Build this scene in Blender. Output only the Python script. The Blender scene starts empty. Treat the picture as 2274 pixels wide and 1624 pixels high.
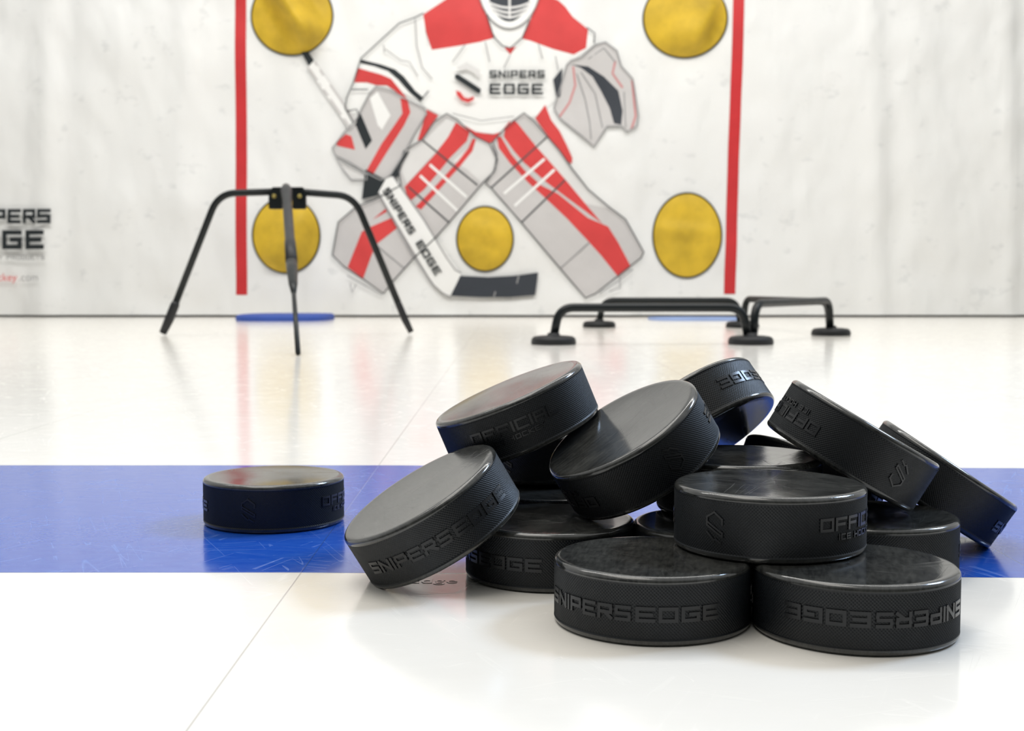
import bpy, bmesh, math
from mathutils import Vector, Matrix, noise

scene = bpy.context.scene
C = scene.collection
PI = math.pi
W, H = 2274.0, 1624.0

# ------------------------------------------------------------------ camera
F_PX, PITCH, CAM_H = 2797.98, 0.066797, 0.13161
cam_d = bpy.data.cameras.new('camera')
cam_d.sensor_fit = 'HORIZONTAL'
cam_d.sensor_width = 36.0
cam_d.lens = F_PX / W * 36.0
cam_d.clip_start = 0.02
cam_d.clip_end = 60
cam_d.dof.use_dof = True
cam_d.dof.focus_distance = 0.53
cam_d.dof.aperture_fstop = 26
cam = bpy.data.objects.new('camera', cam_d)
C.objects.link(cam)
cam.location = (0, 0, CAM_H)
cam.rotation_euler = (PI / 2 - PITCH, 0, 0)
scene.camera = cam

# ------------------------------------------------------------------ world and lamps
scene.view_settings.view_transform = 'Standard'
scene.view_settings.look = 'None'
scene.view_settings.gamma = 1.0
scene.view_settings.use_curve_mapping = False
scene.view_settings.exposure = 0.0

wd = bpy.data.worlds.new('room_light')
scene.world = wd
wd.use_nodes = True
nt = wd.node_tree
nt.nodes.clear()
wo = nt.nodes.new('ShaderNodeOutputWorld')
bg = nt.nodes.new('ShaderNodeBackground')
tc = nt.nodes.new('ShaderNodeTexCoord')
sx = nt.nodes.new('ShaderNodeSeparateXYZ')
nt.links.new(tc.outputs['Generated'], sx.inputs[0])
rmp = nt.nodes.new('ShaderNodeValToRGB')
e = rmp.color_ramp.elements
e[0].position = 0.0
e[0].color = (0.05, 0.053, 0.05, 1)
e[1].position = 1.0
e[1].color = (0.88, 0.88, 0.86, 1)
m1 = e.new(0.50)
m1.color = (0.075, 0.08, 0.078, 1)
m2 = e.new(0.66)
m2.color = (0.62, 0.63, 0.62, 1)
# brighter overhead and towards the lit end of the room, dark behind the camera
mm = nt.nodes.new('ShaderNodeMath'); mm.operation = 'MULTIPLY_ADD'
mm.inputs[1].default_value = 0.30; mm.inputs[2].default_value = 0.5
nt.links.new(sx.outputs['Y'], mm.inputs[0])
mz = nt.nodes.new('ShaderNodeMath'); mz.operation = 'MULTIPLY_ADD'
mz.inputs[1].default_value = 0.42
nt.links.new(sx.outputs['Z'], mz.inputs[0])
nt.links.new(mm.outputs[0], mz.inputs[2])
nt.links.new(mz.outputs[0], rmp.inputs[0])
nt.links.new(rmp.outputs[0], bg.inputs[0])
bg.inputs[1].default_value = 1.0
nt.links.new(bg.outputs[0], wo.inputs[0])


def area(name, loc, target, sx_, sy_, power, col):
    d = bpy.data.lights.new(name, 'AREA')
    d.shape = 'RECTANGLE'
    d.size, d.size_y = sx_, sy_
    d.energy = power
    d.color = col
    o = bpy.data.objects.new(name, d)
    C.objects.link(o)
    o.location = loc
    o.rotation_euler = (Vector(target) - Vector(loc)).to_track_quat('-Z', 'Y').to_euler()
    return o


area('ceiling_lamp_far', (0.0, 2.4, 2.9), (0.0, 4.3, 0.2), 4.5, 0.8, 99, (1.0, 0.985, 0.95))
area('ceiling_lamp_near', (-0.6, 0.6, 2.6), (0.0, 0.6, 0.0), 2.2, 1.2, 26, (1.0, 0.955, 0.88))
win = area('window_light', (2.7, 1.9, 2.5), (0.1, 0.7, 0.05), 0.85, 0.75, 15, (0.55, 0.73, 1.0))
win.data.spread = math.radians(75)


# ------------------------------------------------------------------ helpers
def put(o, label=None, cat=None, group=None, kind=None):
    if label: o['label'] = label
    if cat: o['category'] = cat
    if group: o['group'] = group
    if kind: o['kind'] = kind
    return o


def mesh_obj(name, bm, mats, parent=None, smooth=False):
    me = bpy.data.meshes.new(name)
    bm.to_mesh(me)
    bm.free()
    for m in (mats if isinstance(mats, (list, tuple)) else [mats]):
        me.materials.append(m)
    if smooth:
        for p in me.polygons:
            p.use_smooth = True
    o = bpy.data.objects.new(name, me)
    C.objects.link(o)
    if parent: o.parent = parent
    return o


def empty(name, loc):
    o = bpy.data.objects.new(name, None)
    o.empty_display_size = 0.02
    C.objects.link(o)
    o.location = loc
    return o


def mat(name, col=(0.5, 0.5, 0.5), rough=0.5, spec=0.5, metal=0.0):
    m = bpy.data.materials.new(name)
    m.use_nodes = True
    b = m.node_tree.nodes['Principled BSDF']
    b.inputs['Base Color'].default_value = (*col, 1)
    b.inputs['Roughness'].default_value = rough
    b.inputs['Specular IOR Level'].default_value = spec
    b.inputs['Metallic'].default_value = metal
    return m, m.node_tree, b


def nd(nt, t, **kw):
    n = nt.nodes.new(t)
    for k, v in kw.items():
        if k.startswith('_'):
            n.inputs[int(k[1:])].default_value = v
        else:
            setattr(n, k, v)
    return n


def math_(nt, op, a, b=None, c=None):
    n = nt.nodes.new('ShaderNodeMath')
    n.operation = op
    for i, v in enumerate((a, b, c)):
        if v is None: continue
        if hasattr(v, 'is_linked') or hasattr(v, 'links'):
            nt.links.new(v, n.inputs[i])
        else:
            n.inputs[i].default_value = v
    return n.outputs[0]


def ramp(nt, fac, stops):
    r = nt.nodes.new('ShaderNodeValToRGB')
    el = r.color_ramp.elements
    el[0].position, el[0].color = stops[0][0], (*stops[0][1], 1)
    el[1].position, el[1].color = stops[-1][0], (*stops[-1][1], 1)
    for p, c in stops[1:-1]:
        el.new(p).color = (*c, 1)
    nt.links.new(fac, r.inputs[0])
    return r.outputs[0]


def mixc(nt, fac, a, b):
    n = nt.nodes.new('ShaderNodeMix')
    n.data_type = 'RGBA'
    for sock, v in ((n.inputs[0], fac), (n.inputs[6], a), (n.inputs[7], b)):
        if hasattr(v, 'links'): nt.links.new(v, sock)
        elif isinstance(v, tuple): sock.default_value = (*v, 1)
        else: sock.default_value = v
    return n.outputs[2]


def noise_n(nt, vec, scale, detail=3, rough=0.5):
    n = nt.nodes.new('ShaderNodeTexNoise')
    n.inputs['Scale'].default_value = scale
    n.inputs['Detail'].default_value = detail
    n.inputs['Roughness'].default_value = rough
    if vec is not None: nt.links.new(vec, n.inputs['Vector'])
    return n.outputs['Fac']


def mapping(nt, vec, scale=(1, 1, 1), rot=(0, 0, 0), loc=(0, 0, 0)):
    n = nt.nodes.new('ShaderNodeMapping')
    n.inputs['Scale'].default_value = scale
    n.inputs['Rotation'].default_value = rot
    n.inputs['Location'].default_value = loc
    nt.links.new(vec, n.inputs['Vector'])
    return n.outputs[0]


def unproj(u, v, y):
    """point at world depth y on the sight line of photo pixel (u, v)"""
    c, s = math.cos(PITCH), math.sin(PITCH)
    a, b = u - W / 2, v - H / 2
    d = (a, F_PX * c - b * s, -F_PX * s - b * c)
    t = y / d[1]
    return Vector((d[0] * t, y, CAM_H + d[2] * t))


# ------------------------------------------------------------------ materials
def scratch_height(nt, vec, n_dirs=4, scale=55, width=0.006):
    """thin straight scratches in several directions, 0..1"""
    tot = None
    for i in range(n_dirs):
        ang = 0.35 + i * 0.83
        v = mapping(nt, vec, (1, 1, 1), (0, 0, ang), (i * 3.1, i * 1.7, 0))
        v2 = mapping(nt, v, (0.06, 1.0, 1.0))
        n = nt.nodes.new('ShaderNodeTexNoise')
        n.inputs['Scale'].default_value = scale
        n.inputs['Detail'].default_value = 2.0
        n.inputs['Distortion'].default_value = 0.4
        nt.links.new(v2, n.inputs['Vector'])
        d = math_(nt, 'ABSOLUTE', math_(nt, 'SUBTRACT', n.outputs['Fac'], 0.5))
        line = math_(nt, 'SUBTRACT', 1.0, math_(nt, 'MULTIPLY', d, 1.0 / width))
        line = math_(nt, 'MAXIMUM', line, 0.0)
        msk = noise_n(nt, mapping(nt, vec, (1, 1, 1), (0, 0, 0), (i * 9.0, 5, 0)), 30, 1)
        msk = math_(nt, 'GREATER_THAN', msk, 0.52)
        line = math_(nt, 'MULTIPLY', line, msk)
        tot = line if tot is None else math_(nt, 'MAXIMUM', tot, line)
    return tot


def make_floor_mat():
    m, nt, b = mat('floor_plastic_tiles')
    geo = nt.nodes.new('ShaderNodeNewGeometry')
    P = geo.outputs['Position']
    s = nt.nodes.new('ShaderNodeSeparateXYZ')
    nt.links.new(P, s.inputs[0])
    X, Y = s.outputs['X'], s.outputs['Y']
    # the tiles right of the long seam sit turned by a hair
    Yc = math_(nt, 'ADD', Y, math_(nt, 'MULTIPLY', math_(nt, 'MAXIMUM', math_(nt, 'ADD', X, 0.0955), 0.0), 0.031))
    near, far, pitch = NEAR, FAR, FAR - NEAR
    in_blue = math_(nt, 'MULTIPLY', math_(nt, 'GREATER_THAN', Yc, near), math_(nt, 'LESS_THAN', Yc, far))
    # wear
    n1 = noise_n(nt, P, 9, 5, 0.6)
    n2 = noise_n(nt, mapping(nt, P, (1, 2.6, 1)), 60, 4, 0.65)
    white = mixc(nt, ramp(nt, n1, [(0.35, (0, 0, 0)), (0.75, (1, 1, 1))]), (0.88, 0.85, 0.795), (0.855, 0.82, 0.755))
    specks = ramp(nt, noise_n(nt, mapping(nt, P, (1, 2.2, 1), (0, 0, 0.3)), 42, 3, 0.7), [(0.0, (0, 0, 0)), (0.71, (0, 0, 0)), (0.76, (1, 1, 1))])
    white = mixc(nt, math_(nt, 'MULTIPLY', specks, 0.10), white, (0.42, 0.38, 0.33))
    scr = scratch_height(nt, P)
    blue = mixc(nt, ramp(nt, n2, [(0.3, (0, 0, 0)), (0.8, (1, 1, 1))]), (0.008, 0.068, 0.44), (0.026, 0.11, 0.49))
    blue = mixc(nt, math_(nt, 'MULTIPLY', scr, 0.22), blue, (0.32, 0.50, 0.90))
    col = mixc(nt, in_blue, white, blue)
    # seams
    def seam(coord, off, per, wdt):
        q = math_(nt, 'DIVIDE', math_(nt, 'SUBTRACT', coord, off), per)
        fr = math_(nt, 'SUBTRACT', q, math_(nt, 'ROUND', q))
        d = math_(nt, 'MULTIPLY', math_(nt, 'ABSOLUTE', fr), per)
        return math_(nt, 'MAXIMUM', math_(nt, 'SUBTRACT', 1.0, math_(nt, 'DIVIDE', d, wdt)), 0.0)
    sA = seam(X, -0.0955, pitch, 0.0006)
    sB = seam(Yc, near, pitch, 0.0008)
    sm = math_(nt, 'MAXIMUM', sA, sB)
    col = mixc(nt, math_(nt, 'MULTIPLY', sm, 0.85), col, mixc(nt, in_blue, (0.42, 0.38, 0.34), (0.02, 0.07, 0.30)))
    nt.links.new(col, b.inputs['Base Color'])
    r = math_(nt, 'MULTIPLY_ADD', n2, 0.12, 0.085)
    r = math_(nt, 'ADD', r, math_(nt, 'MULTIPLY', scr, 0.12))
    nt.links.new(r, b.inputs['Roughness'])
    b.inputs['IOR'].default_value = 1.54
    bmp = nt.nodes.new('ShaderNodeBump')
    bmp.inputs['Strength'].default_value = 0.10
    bmp.inputs['Distance'].default_value = 0.0006
    h = math_(nt, 'SUBTRACT', math_(nt, 'MULTIPLY', noise_n(nt, mapping(nt, P, (1, 1.7, 1)), 45, 4, 0.6), 0.8),
              math_(nt, 'ADD', math_(nt, 'MULTIPLY', scr, 0.35), math_(nt, 'MULTIPLY', sm, 1.6)))
    nt.links.new(h, bmp.inputs['Height'])
    nt.links.new(bmp.outputs[0], b.inputs['Normal'])
    return m


NEAR, FAR = 0.5628, 0.8960


def make_puck_side():
    m, nt, b = mat('puck_rubber_side', (0.0055, 0.0078, 0.0105), 0.42, 0.5)
    t = nt.nodes.new('ShaderNodeTexCoord')
    n = noise_n(nt, t.outputs['Object'], 180, 3, 0.6)
    nt.links.new(math_(nt, 'MULTIPLY_ADD', n, 0.2, 0.38), b.inputs['Roughness'])
    return m


def make_puck_face():
    m, nt, b = mat('puck_rubber_face', (0.012, 0.0125, 0.013), 0.2, 0.5)
    b.inputs['IOR'].default_value = 1.68
    t = nt.nodes.new('ShaderNodeTexCoord')
    oi = nt.nodes.new('ShaderNodeObjectInfo')
    off = nt.nodes.new('ShaderNodeVectorMath'); off.operation = 'ADD'
    nt.links.new(t.outputs['Object'], off.inputs[0])
    nt.links.new(math_(nt, 'MULTIPLY', oi.outputs['Random'], 7.0), off.inputs[1])
    V = off.outputs[0]
    n = noise_n(nt, V, 70, 5, 0.65)
    n2 = noise_n(nt, mapping(nt, V, (1, 5, 1)), 120, 3, 0.6)
    scr = scratch_height(nt, V, 4, 110, 0.006)
    dirt = ramp(nt, math_(nt, 'MULTIPLY_ADD', n2, 0.5, math_(nt, 'MULTIPLY', n, 0.6)), [(0.42, (0, 0, 0)), (0.72, (1, 1, 1))])
    col = mixc(nt, math_(nt, 'MULTIPLY_ADD', dirt, 0.75, 0.12), (0.008, 0.0085, 0.009), (0.062, 0.063, 0.058))
    col = mixc(nt, math_(nt, 'MULTIPLY', scr, 0.10), col, (0.10, 0.10, 0.10))
    nt.links.new(col, b.inputs['Base Color'])
    r = math_(nt, 'MULTIPLY_ADD', n, 0.10, 0.09)
    r = math_(nt, 'ADD', r, math_(nt, 'MULTIPLY', scr, 0.10))
    nt.links.new(r, b.inputs['Roughness'])
    bmp = nt.nodes.new('ShaderNodeBump')
    bmp.inputs['Strength'].default_value = 0.07
    bmp.inputs['Distance'].default_value = 0.0003
    nt.links.new(math_(nt, 'SUBTRACT', math_(nt, 'ADD', n2, math_(nt, 'MULTIPLY', n, 0.5)), math_(nt, 'MULTIPLY', scr, 0.5)), bmp.inputs['Height'])
    nt.links.new(bmp.outputs[0], b.inputs['Normal'])
    return m


def make_tarp_mat():
    m, nt, b = mat('white_vinyl', (0.85, 0.85, 0.84), 0.45, 0.4)
    geo = nt.nodes.new('ShaderNodeNewGeometry')
    P = geo.outputs['Position']
    n = noise_n(nt, mapping(nt, P, (1, 1, 1.3)), 14, 3, 0.6)
    marks = ramp(nt, n, [(0.0, (0, 0, 0)), (0.62, (0, 0, 0)), (0.72, (1, 1, 1))])
    s = nt.nodes.new('ShaderNodeSeparateXYZ')
    nt.links.new(P, s.inputs[0])
    n2 = noise_n(nt, P, 3, 4, 0.6)
    base = mixc(nt, n2, (0.84, 0.845, 0.84), (0.90, 0.90, 0.885))
    col = mixc(nt, math_(nt, 'MULTIPLY', marks, 0.20), base, (0.40, 0.42, 0.44))
    nt.links.new(col, b.inputs['Base Color'])
    bmp = nt.nodes.new('ShaderNodeBump')
    bmp.inputs['Strength'].default_value = 0.9
    bmp.inputs['Distance'].default_value = 0.05
    nt.links.new(noise_n(nt, mapping(nt, P, (1.0, 1.0, 0.55), (0, 0.5, 0)), 4.5, 2.5, 0.5), bmp.inputs['Height'])
    nt.links.new(bmp.outputs[0], b.inputs['Normal'])
    return m


def ink(name, col, rough=0.5, var=0.12):
    m, nt, b = mat(name, col, rough, 0.35)
    geo = nt.nodes.new('ShaderNodeNewGeometry')
    n = noise_n(nt, geo.outputs['Position'], 8, 4, 0.6)
    d = tuple(c * (1 - var) for c in col)
    nt.links.new(mixc(nt, ramp(nt, n, [(0.35, (0, 0, 0)), (0.65, (1, 1, 1))]), d, col), b.inputs['Base Color'])
    return m


def metal_mat(name, col, rough):
    m, nt, b = mat(name, col, rough, 0.3)
    t = nt.nodes.new('ShaderNodeTexCoord')
    n = noise_n(nt, t.outputs['Object'], 60, 3)
    nt.links.new(math_(nt, 'MULTIPLY_ADD', n, 0.15, rough - 0.07), b.inputs['Roughness'])
    return m


M_FLOOR = make_floor_mat()
M_SIDE = make_puck_side()
M_FACE = make_puck_face()
M_LETTER, _nt, _b = mat('puck_letter_rubber', (0.009, 0.010, 0.012), 0.30, 0.5)
_b.inputs['Roughness'].default_value = 0.30
M_TARP = make_tarp_mat()
M_RED = ink('red_print', (0.72, 0.065, 0.065))
M_REDBAR = ink('red_goal_post_print', (0.62, 0.035, 0.04))
M_GREY = ink('light_grey_print', (0.62, 0.60, 0.595), var=0.06)
M_LGREY = ink('pale_grey_print', (0.76, 0.75, 0.74), var=0.05)
M_WHITE = ink('white_print', (0.92, 0.92, 0.905), var=0.02)
M_BLACK = ink('black_print', (0.022, 0.028, 0.032))
M_NAVY = ink('dark_grey_print', (0.045, 0.052, 0.065))
M_LINE = ink('outline_print', (0.085, 0.09, 0.095))
M_SOFT = ink('soft_outline_print', (0.34, 0.34, 0.345))
M_PINK = ink('pink_print', (0.66, 0.28, 0.28))
M_YEL = ink('yellow_fabric', (0.74, 0.49, 0.035), 0.6, 0.30)
M_RIM = ink('target_rim_binding', (0.035, 0.035, 0.02))
M_TUBE = metal_mat('black_powder_coat', (0.007, 0.010, 0.011), 0.36)
M_GREYMETAL = metal_mat('dark_grey_metal', (0.022, 0.023, 0.025), 0.42)
M_RUBBER = metal_mat('black_rubber', (0.016, 0.017, 0.018), 0.5)
M_BRASS = metal_mat('brass_screw', (0.30, 0.24, 0.06), 0.4)
M_WALL = mat('wall_paint', (0.62, 0.62, 0.60), 0.8)[0]
M_GAP = mat('dark_gap_edge', (0.05, 0.052, 0.05), 0.7)[0]  # dark tone of the strip behind the gap under the tarp

# ------------------------------------------------------------------ setting
bm = bmesh.new()
bmesh.ops.create_grid(bm, x_segments=1, y_segments=1, size=1)
for v in bm.verts:
    v.co = Vector((v.co.x * 3.6, 1.9 + v.co.y * 2.95, 0))
floor = put(mesh_obj('floor', bm, M_FLOOR), kind='structure')

bm = bmesh.new()
bmesh.ops.create_cube(bm, size=1)
for v in bm.verts:
    v.co = Vector((v.co.x * 7.2, 4.85 + v.co.y * 0.06, 1.5 + v.co.z * 3.0))
put(mesh_obj('wall_back', bm, M_WALL), kind='structure')

bm = bmesh.new()
bmesh.ops.create_cube(bm, size=1)
for v in bm.verts:
    v.co = Vector((v.co.x * 7.2, 4.80 + v.co.y * 0.03, 0.012 + v.co.z * 0.024))
put(mesh_obj('baseboard_back', bm, M_GAP), kind='structure')

# ------------------------------------------------------------------ stroke lettering
GL = {
    'S': (1, [[(1, 1), (0, 1), (0, .5), (1, .5), (1, 0), (0, 0)]]),
    'N': (1, [[(0, 0), (0, 1), (1, 0), (1, 1)]]),
    'I': (0, [[(0, 0), (0, 1)]]),
    'P': (1, [[(0, 0), (0, 1), (1, 1), (1, .42), (0, .42)]]),
    'E': (1, [[(1, 1), (0, 1), (0, 0), (1, 0)], [(0, .5), (.85, .5)]]),
    'R': (1, [[(0, 0), (0, 1), (1, 1), (1, .45), (0, .45)], [(.45, .45), (1, 0)]]),
    'D': (1, [[(0, 1), (1, 1), (1, 0), (0, 0), (0, 1)]]),
    'O': (1, [[(0, 1), (1, 1), (1, 0), (0, 0), (0, 1)]]),
    'G': (1, [[(1, 1), (0, 1), (0, 0), (1, 0), (1, .5), (.5, .5)]]),
    'F': (1, [[(0, 0), (0, 1), (1, 1)], [(0, .48), (.8, .48)]]),
    'C': (1, [[(1, 1), (0, 1), (0, 0), (1, 0)]]),
    'A': (1, [[(0, 0), (0, 1), (1, 1), (1, 0)], [(0, .45), (1, .45)]]),
    'L': (1, [[(0, 1), (0, 0), (1, 0)]]),
    'H': (1, [[(0, 0), (0, 1)], [(1, 0), (1, 1)], [(0, .5), (1, .5)]]),
    'K': (1, [[(0, 0), (0, 1)], [(1, 1), (0, .5), (1, 0)]]),
    'Y': (1, [[(0, 1), (.5, .5), (1, 1)], [(.5, .5), (.5, 0)]]),
    'U': (1, [[(0, 1), (0, 0), (1, 0), (1, 1)]]),
    'T': (1, [[(0, 1), (1, 1)], [(.5, 1), (.5, 0)]]),
    ' ': (.35, []),
}


def stroke_quads(text, h, wl, t, gap):
    """list of (p0,p1) centre-line segments laid out from x=0; returns segs, total width"""
    x = t / 2
    segs = []
    for ch in text:
        wd_, pl = GL[ch]
        ww = wd_ * (wl - t)
        for p in pl:
            q = [(x + a * ww, t / 2 + b_ * (h - t)) for a, b_ in p]
            segs += list(zip(q[:-1], q[1:]))
        x += ww + t + gap
    return segs, x - gap - t / 2


def seg_rect(p0, p1, t):
    a, b = Vector(p0), Vector(p1)
    d = (b - a).normalized()
    n = Vector((-d.y, d.x)) * t / 2
    a2, b2 = a - d * t / 2, b + d * t / 2
    return [a2 - n, b2 - n, b2 + n, a2 + n]


# ------------------------------------------------------------------ puck
R, T = 0.0381, 0.0127


def puck_body_mesh():
    bm = bmesh.new()
    N = 720
    rb = 0.0022
    prof = []
    for i in range(6):
        t = PI / 2 * i / 5
        prof.append((R - rb + rb * math.sin(t), T - rb + rb * math.cos(t)))
    nz = 62
    zt, zb = T - rb - 0.0003, -(T - rb - 0.0003)
    rings = []

    def ring(r, z, alt=0, d=0.0):
        # staggered little pyramids: the knurl pressed into the side
        vs = []
        for k in range(N):
            a = 2 * PI * k / N
            h = 1.0
            if d:
                i4, j4 = k % 4, alt % 4
                d1 = min(i4, 4 - i4) + min(j4, 4 - j4)
                d2 = abs(i4 - 2) + abs(j4 - 2)
                h = max(0.0, 1 - min(d1, d2) / 2.0)
            rr = r - d * (1 - h)
            vs.append(bm.verts.new((rr * math.cos(a), rr * math.sin(a), z)))
        return vs
    # slightly dished face: flat centre disc and narrow raised shoulder
    rings.append((ring(0.010, T - 0.00012), 1))
    rings.append((ring(R - 0.0048, T - 0.00012), 1))
    rings.append((ring(R - 0.0036, T), 1))
    for r, z in prof:
        rings.append((ring(r, z), 0))
    rings.append((ring(R - 0.0001, zt + 0.0001), 0))
    for j in range(nz + 1):
        z = zt + (zb - zt) * j / nz
        rings.append((ring(R - 0.00002, z, j, 0.00052 if 0 < j < nz else 0.0), 2))
    for r, z in reversed(prof):
        rings.append((ring(r, -z), 0))
    rings.append((ring(R - 0.0036, -T), 1))
    rings.append((ring(R - 0.0048, -T + 0.00012), 1))
    rings.append((ring(0.010, -T + 0.00012), 1))
    for (r0, t0), (r1, t1) in zip(rings[:-1], rings[1:]):
        for k in range(N):
            k2 = (k + 1) % N
            f = bm.faces.new((r0[k], r1[k], r1[k2], r0[k2]))
            f.smooth = True
            f.material_index = 0 if (t0 == 1 or t1 == 1 or (t0 == 0 and t1 == 0)) else 1
    f = bm.faces.new(rings[0][0]); f.material_index = 0; f.smooth = True
    f = bm.faces.new(list(reversed(rings[-1][0]))); f.material_index = 0; f.smooth = True
    me = bpy.data.meshes.new('hockey_puck')
    bm.to_mesh(me)
    bm.free()
    me.materials.append(M_FACE)
    me.materials.append(M_SIDE)
    return me


def wrap_segments(bm, segs, z0, th0, t, lift=0.00016, sub=0.0011):
    """raised bars bent round the puck side. x runs with angle, y with height"""
    for p0, p1 in segs:
        q = seg_rect(p0, p1, t)
        L = (q[1] - q[0]).length
        n = max(1, int(L / sub))
        top, bot = [], []
        for i in range(n + 1):
            f = i / n
            for (A, B) in ((q[0], q[1]), (q[3], q[2])):
                p = A.lerp(B, f)
                th = th0 + p.x / R
                for lst, rr in ((top, R + lift), (bot, R - 0.0004)):
                    lst.append(bm.verts.new((rr * math.sin(th), -rr * math.cos(th), z0 + p.y)))
        def quad(a, b, c, d):
            try: bm.faces.new((a, b, c, d))
            except ValueError: pass
        for i in range(n):
            a, b, c, d = 2 * i, 2 * i + 2, 2 * i + 3, 2 * i + 1
            quad(top[a], top[b], top[c], top[d])
            quad(bot[a], bot[b], top[b], top[a])
            quad(top[d], top[c], bot[c], bot[d])
        quad(bot[0], top[0], top[1], bot[1])
        quad(top[2 * n], bot[2 * n], bot[2 * n + 1], top[2 * n + 1])


def wrapped_text_mesh(name, items):
    bm = bmesh.new()
    for segs, z0, th0, t in items:
        wrap_segments(bm, segs, z0, math.radians(th0), t)
    bmesh.ops.recalc_face_normals(bm, faces=bm.faces)
    me = bpy.data.meshes.new(name)
    bm.to_mesh(me)
    bm.free()
    me.materials.append(M_LETTER)
    return me


me_body = puck_body_mesh()
s1, w1 = stroke_quads('SNIPERS', 0.0057, 0.0062, 0.00125, 0.0008)
s2, w2 = stroke_quads('EDGE', 0.0057, 0.0072, 0.00135, 0.0011)
gapw = 0.0016
tot = w1 + gapw + w2
th_end = -46.0
th_start = th_end - math.degrees(tot / R)
me_brand = wrapped_text_mesh('brand_lettering', [(s1, -0.0036, th_start, 0.00125), (s2, -0.0036, th_start + math.degrees((w1 + gapw) / R), 0.00135)])
s3, w3 = stroke_quads('OFFICIAL', 0.0052, 0.0062, 0.0011, 0.0009)
s4, w4 = stroke_quads('ICE HOCKEY', 0.0024, 0.0026, 0.0005, 0.0006)
me_grade = wrapped_text_mesh('grade_lettering', [(s3, -0.0006, 62, 0.0011), (s4, -0.0042, 62 + math.degrees((w3 - w4) / 2 / R), 0.0005)])


def emblem_segs(s):
    # three-bar hexagonal S
    top = [(-.62, .42), (-.62, .62), (0, 1.0), (.62, .55), (.62, .22)]
    mid = [(-.62, .30), (.62, -.38)]
    mid2 = [(-.62, .06), (.62, -.62)]
    cap = [(.62, -.38), (.62, -.62)]
    cap2 = [(-.62, .30), (-.62, .06)]
    bot = [(-.62, -.42), (-.05, -.92), (.12, -.86), (.5, -1.08)]
    segs = []
    for pl in (top, mid, mid2, cap, cap2, bot):
        q = [(a * s, b * s) for a, b in pl]
        segs += list(zip(q[:-1], q[1:]))
    return segs


me_emblem = wrapped_text_mesh('emblem', [(emblem_segs(0.0056), 0.0, 0, 0.0007)])


def rot_axis(nx, ny):
    n = Vector((nx, ny, math.sqrt(max(1e-6, 1 - nx * nx - ny * ny)))).normalized()
    return Vector((0, 0, 1)).rotation_difference(n).to_matrix()


PUCKS = [
    ('L', (-0.13071, 0.68632, 0.0127, 0.0, 0.0, 350.0, 0), 'lone black hockey puck lying flat on the blue stripe, apart from the pile'),
    ('A', (0.05445, 0.48337, 0.0127, 0.0, 0.0, 79.0, 0), 'front middle black puck flat on the white floor, scuffed dark top, SNIPERS EDGE reading upright'),
    ('B', (0.12988, 0.47099, 0.0127, 0.0, 0.0, 79.0, 1), 'front right black puck flat on the white floor, its SNIPERS EDGE lettering upside down'),
    ('P7', (0.0172, 0.5612, 0.0127, 0.0, 0.0, 39.0, 0), 'flat puck on the floor behind the left leaning puck, letters DGE visible'),
    ('D', (0.165, 0.571, 0.0127, 0.0, 0.0, -135, 0), 'flat black puck on the floor behind the front right puck, under the right leaning pucks'),
    ('G', (0.092, 0.5525, 0.0127, 0.0, 0.0, 120, 0), 'shadowed flat puck deep in the pile behind the narrow bright gap, mostly hidden'),
    ('C', (0.10369, 0.50314, 0.0381, 0.0, 0.0, 316.0, 0), 'puck lying flat on top of the two front pucks, emblem and OFFICIAL on its side'),
    ('E', (0.10589, 0.58364, 0.0381, 0.0, 0.0, 120, 0), 'flat second-layer puck right behind the OFFICIAL puck, only its shiny scratched top showing'),
    ('P1', (-0.03505, 0.54885, 0.02903, -0.49326, -0.14093, 111.0, 0), 'leaning puck at the left end of the pile, grey top, SNIPERS EDGE running uphill'),
    ('P2', (0.00239, 0.60855, 0.067, -0.38236, -0.06444, 262.0, 0), 'top left puck of the pile, tilted, reddish reflections on its face'),
    ('P3', (0.05541, 0.57046, 0.05557, -0.50749, -0.19109, 202.0, 1), 'large tilted puck mid-pile, plain grey face crossed by a dark reflection'),
    ('P4', (0.0949, 0.63873, 0.06083, -0.48098, 0.41522, 151.0, 1), 'highest puck at the back, tipped up so its blue-reflecting underside shows'),
    ('P5', (0.15691, 0.57784, 0.05627, 0.50935, -0.04825, 201.0, 1), 'right leaning puck seen edge-on, sloping down right, upside-down OFFICIAL and emblem'),
    ('P6', (0.21279, 0.62678, 0.03063, 0.54792, -0.07151, 200, 0), 'far right leaning puck seen edge-on, its low edge touching the blue stripe'),
    ('F', (0.15565, 0.65447, 0.02688, 0.3497, 0.17423, 120, 0), 'rearmost dark puck peeping out beneath the right leaning puck, behind the shiny flat one'),
    ('H1', (0.0190, 0.6435, 0.0127, 0.0, 0.0, -60, 0), 'added flat puck on the floor, filling the darkness under the tilted middle pucks'),  # unseen puck, added to fill the dark space and carry the next layer
    ('H2', (0.0155, 0.6771, 0.0381, -0.0029, 0.0502, -30, 0), 'second-layer puck in shadow at the back of the pile, beneath the top left puck'),
]
for key, (x, y, z, nx, ny, psi, flip), lab in PUCKS:
    o = bpy.data.objects.new('hockey_puck', me_body)
    C.objects.link(o)
    Mx = rot_axis(nx, ny) @ Matrix.Rotation(math.radians(psi), 3, 'Z')
    if flip: Mx = Mx @ Matrix.Rotation(PI, 3, 'X')
    o.matrix_world = Matrix.Translation((x, y, z)) @ Mx.to_4x4()
    put(o, lab, 'puck', 'black rubber hockey pucks')
    for nm, me in (('brand_lettering', me_brand), ('grade_lettering', me_grade), ('emblem', me_emblem)):
        c = bpy.data.objects.new(nm, me)
        C.objects.link(c)
        c.parent = o

# ------------------------------------------------------------------ tarp
TY = 4.70


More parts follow.
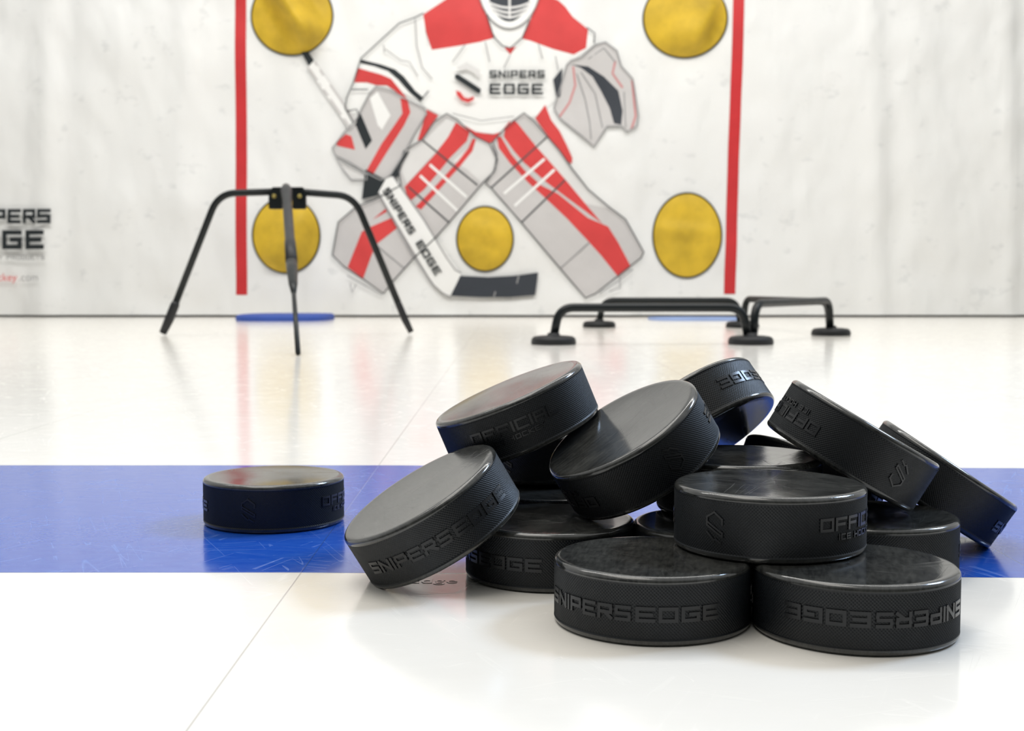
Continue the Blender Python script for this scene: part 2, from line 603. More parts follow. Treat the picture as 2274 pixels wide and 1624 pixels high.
def tarp_off(x, z):
    """depth of the hanging sheet's folds (metres, positive = towards the room)"""
    f = 0.0
    for xc, wd_, am in ((-1.70, .05, .012), (-1.20, .07, .009), (-0.70, .05, .007), (1.33, .05, .011), (1.83, .04, .010), (0.42, .06, .004)):
        d = (x - xc - 0.02 * math.sin(z * 2.1 + xc)) / wd_
        f += 1.55 * am * (math.exp(-d * d) - 0.6 * math.exp(-(d - 1.2) ** 2))
    f += 0.013 * noise.noise(Vector((x * 2.2, 0.3, z * 2.6)))
    f += 0.008 * noise.noise(Vector((x * 6.0 + z * 3.5, 4.3, z * 5.0 - x * 2)))
    lo = max(0.0, 1 - z / 0.16)
    f += lo * (0.010 + 0.008 * noise.noise(Vector((x * 9, 1.3, z * 9))))
    return f


def tarp_pt(x, z, lift=0.0):
    return Vector((x, TY - 0.02 - tarp_off(x, z) - lift, z))


tarp = empty('shooting_tarp', (0, TY, 0))
put(tarp, 'white shooting tarp printed with a hockey goalie, hanging on the back wall', 'tarp')
tarp_inv = Matrix.Translation((0, -TY, 0))


def tarp_child(name, bm, m, label=None, smooth=True):
    bmesh.ops.transform(bm, matrix=tarp_inv, verts=bm.verts)
    o = mesh_obj(name, bm, m, tarp, smooth)
    if label: o['label'] = label
    return o


bm = bmesh.new()
nx_, nz_ = 300, 130
X0, X1, Z0, Z1 = -3.1, 3.1, 0.007, 2.6
grid = []
for j in range(nz_ + 1):
    z = Z0 + (Z1 - Z0) * (j / nz_) ** 1.25
    grid.append([bm.verts.new(tarp_pt(X0 + (X1 - X0) * i / nx_, z)) for i in range(nx_ + 1)])
for j in range(nz_):
    for i in range(nx_):
        bm.faces.new((grid[j][i], grid[j][i + 1], grid[j + 1][i + 1], grid[j + 1][i]))
tarp_child('sheet', bm, M_TARP)

LAYER = [0]


def px2xz(u, v):
    p = unproj(u, v, TY - 0.02)
    return (p.x, p.z)


def polys_bm(bm, pts, lift, subdiv=0.05):
    """flat polygon in (x,z) -> follows the sheet"""
    start = len(bm.verts)
    tmp = bmesh.new()
    f = tmp.faces.new([tmp.verts.new((x, 0, z)) for x, z in pts])
    bmesh.ops.triangulate(tmp, faces=[f])
    for _ in range(5):
        long_e = [e_ for e_ in tmp.edges if e_.calc_length() > subdiv]
        if not long_e: break
        bmesh.ops.subdivide_edges(tmp, edges=long_e, cuts=1)
        bmesh.ops.triangulate(tmp, faces=tmp.faces)
    vm = {}
    for v in tmp.verts:
        vm[v] = bm.verts.new(tarp_pt(v.co.x, v.co.z, lift))
    for f in tmp.faces:
        bm.faces.new([vm[v] for v in f.verts])
    tmp.free()


def line_bm(bm, pts, t, lift, closed=False):
    """band of width t (metres) along the polyline"""
    P = [Vector(p) for p in pts]
    if closed: P.append(P[0])
    Q = [P[0]]
    for a, b in zip(P[:-1], P[1:]):
        n = max(1, int((b - a).length / 0.05))
        for i in range(1, n + 1): Q.append(a.lerp(b, i / n))
    L, Rr = [], []
    for i, p in enumerate(Q):
        if closed and i in (0, len(Q) - 1):
            d = (Q[1] - Q[0]).normalized() + (Q[-1] - Q[-2]).normalized()
        else:
            d = Vector((0, 0))
            if i > 0: d += (p - Q[i - 1]).normalized()
            if i < len(Q) - 1: d += (Q[i + 1] - p).normalized()
        if d.length < 1e-6: d = Vector((1, 0))
        d.normalize()
        n = Vector((-d.y, d.x)) * t / 2
        L.append(bm.verts.new(tarp_pt(*(p + n), lift)))
        Rr.append(bm.verts.new(tarp_pt(*(p - n), lift)))
    for i in range(len(Q) - 1):
        bm.faces.new((L[i], L[i + 1], Rr[i + 1], Rr[i]))


def A(pts):
    """crop trace -> (x,z)"""
    return [px2xz(720 + x / 3.158, y / 3.158) for x, y in pts]


def px(pts):
    return [px2xz(u, v) for u, v in pts]


PXM = 4.68 / F_PX
LIFT = [0.0012]


def shape(name, m, polys=(), lines=(), lw=4.0, label=None, closed=True):
    LIFT[0] += 0.00035
    for kind, p in [(0, p) for p in polys] + [(1, l) for l in lines]:
        bm = bmesh.new()
        if kind: line_bm(bm, p, lw * PXM, LIFT[0], closed)
        else: polys_bm(bm, p, LIFT[0])
        bmesh.ops.recalc_face_normals(bm, faces=bm.faces)
        for f in bm.faces:
            if f.normal.y > 0: f.normal_flip()
        tarp_child(name, bm, m, label)


# goal frame (posts and crossbar)
zt = 1.26
post_l = [px2xz(522, 0), px2xz(547, 0), px2xz(550, 655), px2xz(525, 655)]
post_l[0] = (post_l[0][0], zt); post_l[1] = (post_l[1][0], zt)
post_r = [px2xz(1626, 0), px2xz(1651, 0), px2xz(1632, 653), px2xz(1607, 653)]
post_r[0] = (post_r[0][0] + .004, zt); post_r[1] = (post_r[1][0] + .004, zt)
shape('goal_post_print', M_REDBAR, [post_l], label='left red goal post')
shape('goal_post_print', M_REDBAR, [post_r], label='right red goal post')
shape('crossbar_print', M_REDBAR, [[(post_l[0][0], zt - .045), (post_r[1][0], zt - .045), (post_r[1][0], zt), (post_l[0][0], zt)]])

# goalie artwork (traced outlines)
sleeve_l = A([(700, 100), (640, 130), (530, 170), (420, 270), (262, 415), (205, 590), (160, 690), (148, 760), (165, 810), (205, 860), (320, 640), (520, 640), (680, 715), (740, 640), (770, 520), (720, 330)])
torso = A([(720, 330), (960, 250), (1190, 260), (1300, 320), (1420, 260), (1740, 385), (1700, 400), (1610, 560), (1640, 690), (1550, 740), (1480, 820), (1340, 830), (1220, 940), (1060, 930), (940, 860), (880, 800), (800, 800), (700, 750), (680, 715), (740, 640), (770, 520)])
sleeve_r = A([(1740, 385), (1850, 210), (1895, 245), (1890, 320), (1740, 430), (1650, 480), (1610, 560)])
shape('jersey_print', M_WHITE, [torso, sleeve_l, sleeve_r])
shape('jersey_yoke_print', M_RED, [
    A([(695, 105), (880, -20), (1090, -20), (1140, 110), (1190, 270), (1090, 298), (960, 320), (755, 350), (715, 230)]),
    A([(1500, -5), (1560, -25), (1640, 5), (1690, 50), (1740, 120), (1850, 210), (1835, 340), (1750, 385), (1600, 345), (1450, 290), (1390, 275), (1440, 160)]),
    A([(1265, 338), (1345, 330), (1305, 385)])])
shape('throat_guard_print', M_WHITE, [A([(1090, -20), (1150, 90), (1180, 230), (1250, 320), (1330, 335), (1390, 270), (1440, 150), (1500, -20)])])
shape('sleeve_stripe_print', M_RED, [A([(240, 480), (400, 525), (470, 555), (540, 640), (590, 705), (545, 700), (500, 640), (440, 600), (365, 598), (300, 580), (212, 580)])])
shape('sleeve_stripe_print', M_BLACK, [A([(258, 420), (400, 455), (500, 490), (560, 540), (640, 640), (700, 690), (675, 715), (600, 650), (520, 560), (450, 500), (350, 465), (255, 445)])], label='black sleeve stripe')
shape('pants_print', M_RED, [
    A([(720, 770), (800, 810), (740, 890), (700, 980), (655, 985), (690, 880)]),
    A([(1480, 830), (1550, 735), (1590, 840), (1650, 920), (1700, 1020), (1740, 1110), (1735, 1150), (1690, 1120), (1650, 1050), (1580, 970), (1530, 900)]),
    A([(930, 850), (1060, 925), (1180, 945), (1240, 925), (1300, 850), (1320, 900), (1200, 985), (1145, 1010), (1060, 970)])])
# leg pads
pad_l = A([(860, 800), (930, 840), (1060, 960), (1160, 1010), (1215, 1120), (1190, 1210), (1110, 1290), (870, 1570), (780, 1670), (630, 1810), (480, 1980), (420, 2060), (280, 1960), (145, 1875), (60, 1790), (100, 1560), (220, 1455), (360, 1400), (540, 1300), (520, 1180), (560, 1060), (690, 980), (770, 860)])
pad_r = A([(1340, 840), (1400, 795), (1470, 850), (1650, 1060), (1740, 1190), (1850, 1330), (1990, 1450), (2110, 1540), (2240, 1770), (2220, 1810), (1900, 2060), (1830, 2090), (1650, 1880), (1380, 1560), (1170, 1320), (1130, 1290), (1200, 1190), (1210, 1080), (1180, 1000), (1250, 920)])
shape('leg_pad_print', M_GREY, [pad_l])
shape('leg_pad_print', M_GREY, [pad_r])
shape('pad_highlight_print', M_LGREY, [
    A([(1060, 975), (1160, 1020), (1200, 1120), (1175, 1210), (1100, 1280), (1000, 1190), (900, 1130), (1010, 1040)]),
    A([(700, 990), (860, 830), (920, 860), (860, 980), (760, 1090), (580, 1290), (540, 1200), (580, 1060)]),
    A([(1480, 1020), (1560, 960), (1740, 1210), (1850, 1340), (1990, 1460), (1830, 1430), (1700, 1270)])])
shape('pad_stripe_print', M_RED, [
    A([(925, 860), (1020, 925), (1000, 990), (880, 1110), (850, 1150), (700, 1330), (590, 1420), (565, 1310), (780, 1080), (870, 960)]),
    A([(1065, 975), (1040, 1060), (960, 1160), (860, 1270), (780, 1360), (680, 1470), (640, 1450), (740, 1350), (840, 1240), (940, 1130), (1010, 1040), (1040, 975)]),
    A([(480, 1525), (510, 1600), (365, 1715), (330, 1800), (275, 1955), (165, 1875), (265, 1625), (330, 1590)]),
    A([(430, 1465), (440, 1485), (340, 1540)]),
    A([(1330, 840), (1360, 870), (1480, 1020), (1700, 1270), (1840, 1440), (1950, 1570), (1720, 1400), (1560, 1280), (1400, 1140), (1330, 1060), (1260, 960), (1270, 890)]),
    A([(1210, 960), (1240, 960), (1310, 1080), (1400, 1190), (1520, 1300), (1640, 1360), (1850, 1530), (1990, 1590), (2060, 1700), (2150, 1870), (2060, 1940), (1940, 1790), (1840, 1680), (1700, 1530), (1540, 1380), (1430, 1280), (1300, 1140), (1225, 1040)])])
shape('pad_strap_print', M_WHITE, [], [A([(740, 1155), (1000, 1385)]), A([(672, 1232), (935, 1480)]), A([(1545, 1115), (1260, 1360)]), A([(1615, 1190), (1335, 1445)])], 6, closed=False)
shape('pad_seam_print', M_LINE, [], [A([(690, 985), (1075, 1300)]), A([(590, 1310), (880, 1565)]), A([(1565, 960), (1175, 1315)]), A([(1690, 1262), (1385, 1560)])], 3.5, closed=False)
shape('pad_seam_print', M_SOFT, [], [A([(1860, 1700), (1660, 1880)]), A([(365, 1720), (560, 1880)])], 2.5, closed=False)
# blocker glove
blocker = A([(365, 610), (470, 635), (560, 690), (700, 760), (720, 800), (640, 930), (560, 1080), (460, 1240), (400, 1265), (300, 1215), (180, 1140), (85, 1095), (60, 1045), (140, 930), (220, 850), (320, 660)])
cuff = A([(85, 1110), (150, 1150), (300, 1225), (300, 1262), (190, 1262), (140, 1200)])
shape('blocker_glove_print', M_GREY, [blocker])
shape('glove_cuff_print', M_LGREY, [cuff])
shape('blocker_stripe_print', M_RED, [A([(535, 690), (585, 700), (605, 790), (560, 880), (450, 1050), (345, 1222), (298, 1195), (400, 1010), (560, 780), (548, 730)]),
                                      A([(85, 1000), (150, 940), (190, 955), (215, 1050), (90, 1022)])])
shape('blocker_panel_print', M_BLACK, [A([(255, 795), (335, 985), (290, 1045), (215, 865)])])
shape('blocker_panel_print', M_WHITE, [A([(375, 645), (465, 810), (405, 910), (375, 880), (320, 690)])], label='white blocker panel')
# catching glove
catcher = A([(1730, 430), (1800, 410), (1900, 320), (1970, 300), (2050, 360), (2080, 470), (2160, 560), (2200, 820), (2190, 890), (2120, 930), (2080, 890), (1980, 890), (1890, 1030), (1650, 830), (1610, 760), (1660, 600), (1700, 460)])
shape('catching_glove_print', M_GREY, [catcher])
shape('glove_web_print', M_NAVY, [A([(1730, 455), (1850, 470), (1960, 540), (2060, 640), (2090, 780), (2080, 880), (2030, 870), (2000, 760), (1940, 640), (1880, 540), (1800, 480)]),
                                  A([(1605, 560), (1670, 480), (1655, 680), (1630, 690)])])
shape('glove_piping_print', M_PINK, [], [A([(1745, 470), (1760, 600), (1720, 720), (1650, 820)]), A([(2040, 430), (2020, 520), (2090, 620)]), A([(2155, 570), (2180, 820), (2150, 910)])], 4.5, closed=False)
shape('glove_crease_print', M_SOFT, [], [A([(1770, 520), (1830, 700), (1860, 860), (1870, 980)]), A([(1800, 510), (1900, 660), (1950, 900)]), A([(2100, 650), (2110, 900)]), A([(1850, 420), (1960, 340), (2040, 440)])], 2.5, closed=False)
# helmet and cage
ctr = px2xz(1131, -52)
ring_ = lambda rx, rz, cx=ctr[0], cz=ctr[1]: [(cx + rx * math.cos(a * PI / 20), cz + rz * math.sin(a * PI / 20)) for a in range(40)]
shape('helmet_print', M_WHITE, [ring_(.118, .190)])
shape('helmet_print', M_SOFT, [], [ring_(.118, .190)], 3, label='helmet outline')
shape('cage_print', M_NAVY, [ring_(.086, .165)])
bars = [A([(1300, -150), (1300, 140)])]
for k, (a, b) in enumerate(((20, 60), (48, 95), (75, 128))):
    bars.append([px2xz(720 + (1300 + s_ * (150 - 14 * k)) / 3.158, (a + (b - a) * (1 - s_ * s_)) / 3.158) for s_ in [i / 6 - 1 for i in range(13)]])
shape('cage_bar_print', M_LGREY, [], bars, 5, closed=False)
# stick
shape('stick_shaft_print', M_WHITE, [px([(683, 150), (701, 138), (792, 272), (776, 288)])])
shape('stick_shaft_print', M_GREY, [], [px([(686, 150), (780, 287)]), px([(701, 140), (791, 272)])], 5, closed=False)
shape('stick_tape_print', M_BLACK, [px([(671, 118), (686, 117), (699, 136), (688, 149)])])
shape('stick_grip_print', M_BLACK, [A([(290, 1190), (430, 1262), (475, 1210), (560, 1075), (600, 1060), (545, 1150), (520, 1240), (440, 1290), (385, 1370), (265, 1400), (350, 1325), (300, 1240)])])
shape('stick_paddle_print', M_WHITE, [A([(440, 1245), (485, 1240), (960, 1930), (885, 2075), (830, 2060), (770, 2000), (382, 1350)])])
shape('stick_outline_print', M_SOFT, [], [A([(485, 1240), (700, 1545), (860, 1810), (920, 1895), (960, 1915)]), A([(382, 1350), (620, 1790), (770, 2000), (830, 2055), (890, 2085)])], 3, closed=False)
shape('stick_blade_print', M_NAVY, [A([(955, 1935), (1150, 1945), (1330, 1935), (1500, 1912), (1490, 1990), (1478, 2070), (1300, 2085), (1100, 2085), (888, 2076), (920, 2010)])])
shape('blade_glint_print', M_SOFT, [], [A([(1365, 1930), (1350, 1990)]), A([(1200, 2045), (1190, 2085)])], 3, closed=False)
# outlines of everything
shape('outline_print', M_LINE, [], [pad_l, pad_r], 2.6)
shape('outline_print', M_SOFT, [], [blocker, catcher, cuff], 2.8)
shape('jersey_outline_print', M_LINE, [], [A([(700, 100), (640, 130), (530, 170), (420, 270), (262, 415), (205, 590), (160, 690), (148, 760), (205, 860)]),
      A([(675, 715), (735, 640)]), A([(195, 632), (310, 632)]), A([(165, 780), (230, 770), (245, 810)]), A([(1140, 110), (1190, 270), (1250, 330), (1305, 345), (1390, 270), (1440, 150)]),
      A([(1840, 200), (1895, 240), (1890, 310)])], 2.6, closed=False)
shape('jersey_crease_print', M_SOFT, [], [A([(640, 140), (650, 330), (690, 480), (760, 560)]), A([(430, 350), (540, 430), (600, 440), (660, 540)]), A([(990, 320), (900, 440)]), A([(1130, 300), (1160, 440)]),
      A([(1500, 310), (1530, 420)]), A([(1305, 390), (1260, 480)]), A([(900, 800), (1100, 850), (1330, 820)]), A([(1620, 400), (1640, 500)]), A([(420, 320), (425, 375)])], 2.0, closed=False)
# skate hints
shape('skate_print', M_SOFT, [], [px([(772, 612), (800, 628), (850, 655)]), px([(779, 630), (784, 650), (792, 632)]), px([(1330, 652), (1372, 625), (1405, 598)]), px([(1352, 648), (1376, 640), (1376, 614)])], 2.5, closed=False)


def tarp_text(name, text, u0, v0, hpx, wpx, tpx, gappx, m, ang=0.0, label=None):
    """baseline start at (u0,v0), letters upright unless turned by ang"""
    segs, wd_ = stroke_quads(text, hpx, wpx, tpx, gappx)
    bm = bmesh.new()
    LIFT[0] += 0.00035
    ca, sa = math.cos(ang), math.sin(ang)
    for p0, p1 in segs:
        q = seg_rect(p0, p1, tpx)
        pts = [px2xz(u0 + p.x * ca + p.y * sa, v0 + p.x * sa - p.y * ca) for p in q]
        polys_bm(bm, pts, LIFT[0], 0.2)
    for f in bm.faces:
        f.normal_update()
        if f.normal.y > 0: f.normal_flip()
    return tarp_child(name, bm, m, label)


# chest writing and emblem
tarp_text('chest_lettering', 'SNIPERS', 1087, 175, 17, 16.5, 4.0, 3.2, M_BLACK)
tarp_text('chest_lettering', 'EDGE', 1087, 211, 24, 25, 5.4, 6.2, M_BLACK)
shape('chest_emblem', M_LGREY, [A([(925, 480), (1000, 445), (1095, 500), (1090, 555), (1050, 520), (1000, 490), (960, 500)])], label='grey upper part of the emblem')
shape('chest_emblem', M_BLACK, [A([(918, 528), (945, 528), (1100, 630), (1095, 662), (1070, 655), (918, 555)])], label='black bar of the emblem')
shape('chest_emblem', M_RED, [A([(925, 640), (955, 650), (985, 690), (1015, 695), (1050, 680), (1050, 705), (1010, 725), (965, 710), (930, 670)])], label='red lower part of the emblem')
# writing on the stick, running down the paddle
ang = math.atan2(975 - 370, 830 - 440) + 0.02
tarp_text('stick_lettering', 'SNIPERS', 850, 425, 17, 15, 3.8, 3.4, M_BLACK, ang)
ang2 = ang
tarp_text('stick_lettering', 'EDGE', 923, 541, 17, 18, 3.8, 4.2, M_BLACK, ang)
# writing at the left edge
tarp_text('side_lettering', 'SNIPERS', -93, 497, 32, 30, 7.5, 4.0, M_BLACK)
tarp_text('side_lettering', 'EDGE', -95, 554, 42, 44, 10, 8.0, M_BLACK)
tarp_text('side_small_lettering', 'HOCKEY PRODUCTS', -55, 577, 10, 9.0, 2.0, 2.2, M_SOFT)


def font_text(name, body, u0, v0, hpx, m, right=False):
    cu = bpy.data.curves.new(name, 'FONT')
    cu.body = body
    cu.size = hpx * PXM * 1.38
    cu.align_x = 'RIGHT' if right else 'LEFT'
    tmp = bpy.data.objects.new('t', cu)
    C.objects.link(tmp)
    dg = bpy.context.evaluated_depsgraph_get()
    me = bpy.data.meshes.new_from_object(tmp.evaluated_get(dg))
    bpy.data.objects.remove(tmp)
    x0, z0 = px2xz(u0, v0)
    LIFT[0] += 0.00035
    for v in me.vertices:
        p = tarp_pt(x0 + v.co.x, z0 + v.co.y, LIFT[0])
        v.co = (p.x, p.y - TY, p.z)
    me.materials.clear()
    me.materials.append(m)
    o = bpy.data.objects.new(name, me)
    C.objects.link(o)
    o.parent = tarp
    return o


font_text('web_address_lettering', 'snipersedgehockey', 43, 624, 17, M_RED, True)
font_text('web_address_lettering', '.com', 46, 624, 17, M_SOFT)

# yellow targets: fabric pockets with folds behind a dark bound rim
TARGETS = [
    ((649, 36), (89, 85), 'top left', [(-.50, .12, .6, .11)], 0.55),
    ((1521, 42), (91, 84), 'top right', [(-.9, .45, .4, .055)], -0.45),
    ((637, 523), (74, 83), 'lower left', [(-.5, .1, .9, .045)], -0.7),
    ((1526, 523), (75, 93), 'lower right', [(-.2, .1, .3, .008)], 1.5),
    ((1077, 531), (62, 71), 'centre', [(-.3, .2, .6, .008)], 1.4),
]
for (cu_, cv), (rx, ry), nm, folds, fa in TARGETS:
    cx, cz = px2xz(cu_, cv)
    ax, az = rx * PXM, ry * PXM
    bm = bmesh.new()
    N, K = 64, 16
    rings = []
    LIFT_T = 0.004

    def fold(xn, zn):
        t = xn * math.cos(fa) + zn * math.sin(fa)
        f = 0.0
        for a, b, w, am in folds:      # slack cloth: rises from a to b, falls back over w
            if t < b: q = min(1, max(0, (t - a) / (b - a)))
            else: q = 1 - min(1, (t - b) / w)
            f += am * q * q * (3 - 2 * q)
        f += 0.006 * noise.noise(Vector((xn * 1.7 + cu_, zn * 1.7, cv)))
        return f * (1 - (xn * xn + zn * zn) ** 2)
    c0 = None
    for k in range(K + 1):
        rr = k / K
        if k == 0:
            c0 = bm.verts.new(tarp_pt(cx, cz, LIFT_T + 0.012 + fold(0, 0)))
            continue
        ring_v = []
        for i in range(N):
            a = 2 * PI * i / N
            xn, zn = rr * math.cos(a), rr * math.sin(a)
            ring_v.append(bm.verts.new(tarp_pt(cx + xn * ax, cz + zn * az, LIFT_T + 0.012 * (1 - rr ** 4) + fold(xn, zn))))
        rings.append(ring_v)
    for i in range(N):
        bm.faces.new((c0, rings[0][i], rings[0][(i + 1) % N]))
    for r0, r1 in zip(rings[:-1], rings[1:]):
        for i in range(N):
            bm.faces.new((r0[i], r1[i], r1[(i + 1) % N], r0[(i + 1) % N]))
    for f in bm.faces:
        f.normal_update()
        if f.normal.y > 0: f.normal_flip()
    tarp_child('yellow_target', bm, M_YEL, '%s yellow target' % nm)
    bm = bmesh.new()
    prev = None; first = None
    for i in range(N):
        a = 2 * PI * i / N
        cc = tarp_pt(cx + ax * math.cos(a), cz + az * math.sin(a), LIFT_T)
        rad = Vector((math.cos(a), 0, math.sin(a)))
        vs = []
        for j in range(8):
            b = 2 * PI * j / 8
            vs.append(bm.verts.new(cc + (rad * math.cos(b) + Vector((0, -1, 0)) * math.sin(b)) * 0.0032))
        if prev:
            for j in range(8): bm.faces.new((prev[j], prev[(j + 1) % 8], vs[(j + 1) % 8], vs[j]))
        else: first = vs
        prev = vs
    for j in range(8): bm.faces.new((prev[j], prev[(j + 1) % 8], first[(j + 1) % 8], first[j]))
    bmesh.ops.recalc_face_normals(bm, faces=bm.faces)
    tarp_child('target_rim', bm, M_RIM)


# ------------------------------------------------------------------ tubes
def catmull(P, n=10):
    out = []
    for i in range(len(P) - 1):
        p0 = P[max(i - 1, 0)]; p1 = P[i]; p2 = P[i + 1]; p3 = P[min(i + 2, len(P) - 1)]
        for k in range(n):
            t = k / n
            out.append(0.5 * ((2 * p1) + (p2 - p0) * t + (2 * p0 - 5 * p1 + 4 * p2 - p3) * t * t + (3 * p1 - p0 - 3 * p2 + p3) * t ** 3))
    out.append(P[-1])
    return out


def rounded_path(pts, rad, n=8):
    """polyline with filleted corners"""
    P = [Vector(p) for p in pts]
    out = [P[0]]
    for a, b, c in zip(P[:-2], P[1:-1], P[2:]):
        d0 = (a - b); d1 = (c - b)
        r = min(rad, d0.length * .49, d1.length * .49)
        s, e_ = b + d0.normalized() * r, b + d1.normalized() * r
        for i in range(n + 1):
            t = i / n
            out.append(s * (1 - t) ** 2 + b * 2 * t * (1 - t) + e_ * t * t)
    out.append(P[-1])
    return out


def tube_bm(bm, path, radii, seg=14, flat=1.0):
    if not isinstance(radii, (list, tuple)): radii = [radii] * len(path)
    prev = None
    up = Vector((0, 0, 1))
    n = len(path)
    rings = []
    side = None
    for i, p in enumerate(path):
        d = (path[min(i + 1, n - 1)] - path[max(i - 1, 0)]).normalized()
        if side is None:
            side = d.cross(up)
            if side.length < 0.1: side = d.cross(Vector((1, 0, 0)))
        side = (side - d * side.dot(d)).normalized()
        nn = side.cross(d).normalized()
        rings.append([bm.verts.new(p + (side * math.cos(2 * PI * j / seg) + nn * math.sin(2 * PI * j / seg) * flat) * radii[i]) for j in range(seg)])
    for r0, r1 in zip(rings[:-1], rings[1:]):
        for j in range(seg): bm.faces.new((r0[j], r0[(j + 1) % seg], r1[(j + 1) % seg], r1[j]))
    bm.faces.new(list(reversed(rings[0])))
    bm.faces.new(rings[-1])
    bmesh.ops.recalc_face_normals(bm, faces=bm.faces)


def child(name, bm, m, parent, label=None, smooth=True):
    bmesh.ops.transform(bm, matrix=Matrix.Translation(-parent.location), verts=bm.verts)
    o = mesh_obj(name, bm, m, parent, smooth)
    if label: o['label'] = label
    return o


def on_floor(u, v):
    c, s = math.cos(PITCH), math.sin(PITCH)
    a, b = u - W / 2, v - H / 2
    d = Vector((a, F_PX * c - b * s, -F_PX * s - b * c))
    t = -CAM_H / d.z
    return Vector((d.x * t, d.y * t, 0))


# ------------------------------------------------------------------ tripod stand
footL, footR, footF = on_floor(362, 745), on_floor(913, 743), on_floor(662, 791)
hub = unproj(636, 424, 2.98)
stand = empty('tripod_stand', (hub.x, hub.y, 0))
put(stand, 'black three-legged bent tube stand with a centre bracket, in front of the left goal post', 'stand')
cornL = unproj(485, 430, 3.03)
cornR = unproj(786, 436, 3.08)
for sgn, foot, corn, f_px in ((-1, footL, cornL, 14), (1, footR, cornR, 12)):
    kneept = foot.lerp(corn, 0.23)
    bm = bmesh.new()
    path = rounded_path([hub + Vector((sgn * .012, .02, 0.0)), corn, kneept], 0.045)
    tube_bm(bm, path, 0.0085)
    leg = child('leg', bm, M_TUBE, stand)
    bm = bmesh.new()
    fp = [kneept.lerp(foot, t) for t in (-.06, .05, .5, 1.0)]
    fp[-1].z = 0.006
    tube_bm(bm, fp, [.009, .012, .0125, .010] if sgn < 0 else [.008, .0095, .010, .008], flat=0.9)
    bmesh.ops.transform(bm, matrix=Matrix.Translation(-stand.location), verts=bm.verts)
    o = mesh_obj('foot_sleeve', bm, M_GREYMETAL, leg, True)
    o['label'] = 'grey foot sleeve'
bm = bmesh.new()
fz = Vector((footF.x, footF.y, 0.005))
dleg = hub - fz
tube_bm(bm, [fz, fz + dleg * 0.30, fz + dleg * .34], [0.0048, 0.0045, .0042])
leg = child('leg', bm, M_TUBE, stand, 'front leg')
bm = bmesh.new()
tube_bm(bm, [fz + dleg * t for t in (.30, .36, .44, .50)], [.0045, .009, .0115, .0118])
child('taper_sleeve', bm, M_TUBE, stand)
bm = bmesh.new()
tube_bm(bm, [fz + dleg * t for t in (.49, .62, .64, .90, .97, 1.0, 1.03)], [.0125, .0118, .0104, .0108, .0135, .0145, .010])
child('upper_tube', bm, M_GREYMETAL, stand, 'dark grey upper tube')
def block(name, c0, sz, label=None):
    bm = bmesh.new()
    r_ = bmesh.ops.create_cube(bm, size=1)
    for v in r_['verts']:
        v.co = Vector((v.co.x * sz[0], v.co.y * sz[1], v.co.z * sz[2])) + c0
    bmesh.ops.bevel(bm, geom=bm.edges[:], offset=.002, segments=2, affect='EDGES')
    child(name, bm, M_TUBE, stand, smooth=False)


for sgn in (-1, 1):
    block('bracket_jaw', hub + Vector((sgn * .028, .015, -.020)), (.032, .014, .044))
block('bracket_plate', hub + Vector((0, .02, 0)), (.075, .012, .020))
for sgn in (-1, 1):
    bm = bmesh.new()
    p = hub + Vector((sgn * .030, .006, -.012))
    tube_bm(bm, [p, p + Vector((0, -.005, 0))], [.0055, .0045], 12)
    child('screw', bm, M_BRASS, stand, 'brass screw')

# ------------------------------------------------------------------ low blue slabs standing in for unidentified blue patches below the tarp
for x0, x1, y0, y1, h, colr, lab in ((-.93, -.615, 4.12, 4.50, .019, (0.045, 0.10, 0.42), 'flat dark blue slab at the foot of the tarp, behind the tripod stand'),
                                     (.47, .80, 4.22, 4.46, .007, (0.30, 0.42, 0.72), 'thin pale blue slab at the foot of the tarp, behind the black arches')):
    bm = bmesh.new()
    cx, cy, hx, hy = (x0 + x1) / 2, (y0 + y1) / 2, (x1 - x0) / 2, (y1 - y0) / 2
    ol = []
    for i in range(48):
        a = 2 * PI * i / 48
        ca, sa = math.cos(a), math.sin(a)
        ol.append((hx * math.copysign(abs(ca) ** .5, ca), hy * math.copysign(abs(sa) ** .7, sa)))
    r0 = [bm.verts.new((x, y, 0.0)) for x, y in ol]
    r1 = [bm.verts.new((x, y, h * .7)) for x, y in ol]
    r2 = [bm.verts.new((x * .97, y * .97, h)) for x, y in ol]
    for a_, b_ in ((r0, r1), (r1, r2)):
        for i in range(48): bm.faces.new((a_[i], a_[(i + 1) % 48], b_[(i + 1) % 48], b_[i]))
    bm.faces.new(r2); bm.faces.new(list(reversed(r0)))
    bmesh.ops.recalc_face_normals(bm, faces=bm.faces)
    o = mesh_obj('floor_slab', bm, ink('blue_slab', colr, 0.7))
    o.location = (cx, cy, 0)
    put(o, lab, 'pad')

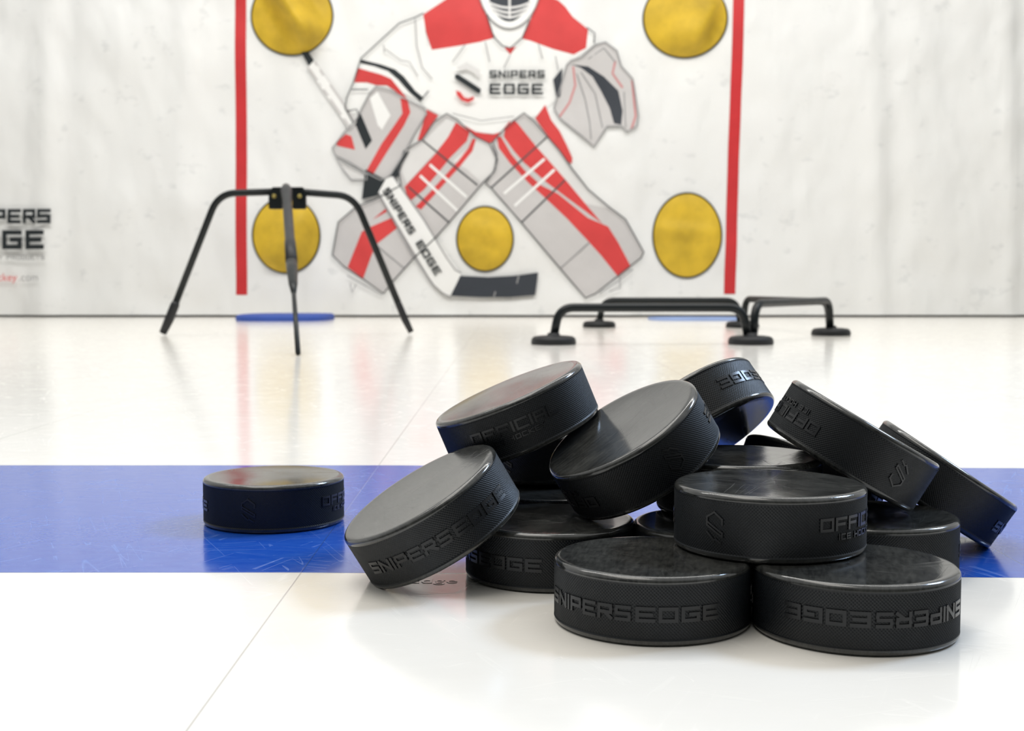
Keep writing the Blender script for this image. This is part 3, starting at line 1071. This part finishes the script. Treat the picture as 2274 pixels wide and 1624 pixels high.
# ------------------------------------------------------------------ obstacle arches on round bases
pFL = Vector((.0868, 2.625, 0)); pFR = Vector((.498, 2.625, 0)); pBR = Vector((.775, 3.06, 0))
pBM = Vector((.655, 3.58, 0)); pBL = Vector((.249, 3.60, 0))
arch = empty('stickhandling_obstacle', (0.42, 3.0, 0))
put(arch, 'low black obstacle course of tubular arches on round bases, on the floor right of centre', 'training obstacle')
for p in (pFL, pFR, pBR, pBM, pBL):
    bm = bmesh.new()
    prof = [(0.0, 0.0), (.046, 0.0), (.0475, .002), (.0465, .010), (.044, .014), (.040, .0165), (.030, .018), (.014, .0185), (.012, .024), (0.0, .024)]
    N = 40
    rings = []
    for r, z in prof:
        if r == 0: rings.append([bm.verts.new((p.x, p.y, z + .0005))])
        else: rings.append([bm.verts.new((p.x + r * math.cos(2 * PI * j / N), p.y + r * math.sin(2 * PI * j / N), z + .0005)) for j in range(N)])
    for r0, r1 in zip(rings[:-1], rings[1:]):
        for j in range(N):
            k = (j + 1) % N
            if len(r0) == 1: bm.faces.new((r0[0], r1[k], r1[j]))
            elif len(r1) == 1: bm.faces.new((r0[j], r0[k], r1[0]))
            else: bm.faces.new((r0[j], r0[k], r1[k], r1[j]))
    bmesh.ops.recalc_face_normals(bm, faces=bm.faces)
    child('round_base', bm, M_RUBBER, arch)
TR = 0.0092
for a, b, h in ((pFL, pFR, .086), (pFR, pBR, .094), (pBM, pBR, .091), (pBL, pBM, .086)):
    d = (b - a).normalized()
    a2 = a + d * .012 if a is pFR else (a.copy() if a is not pBM else a + d * .008)
    b2 = b - d * .006
    zz = Vector((0, 0, h - TR))
    path = rounded_path([a2 + Vector((0, 0, .016)), a2 + zz + d * .012, b2 + zz - d * .012, b2 + Vector((0, 0, .016))], 0.062, 12)
    bm = bmesh.new()
    tube_bm(bm, path, TR)
    child('arch_tube', bm, M_TUBE, arch)

# ------------------------------------------------------------------ raised writing moulded into the floor tile
cu = bpy.data.curves.new('moulded_lettering', 'FONT')
cu.body = 'Edge of Hockey'
cu.size = 0.0118
cu.extrude = 0.00018
tmp = bpy.data.objects.new('t', cu)
C.objects.link(tmp)
me = bpy.data.meshes.new_from_object(tmp.evaluated_get(bpy.context.evaluated_depsgraph_get()))
bpy.data.objects.remove(tmp)
me.materials.clear()
me.materials.append(M_FLOOR)
o = bpy.data.objects.new('moulded_lettering', me)
C.objects.link(o)
o.location = (-0.0462, 0.5425, 0.0)
o.parent = floor
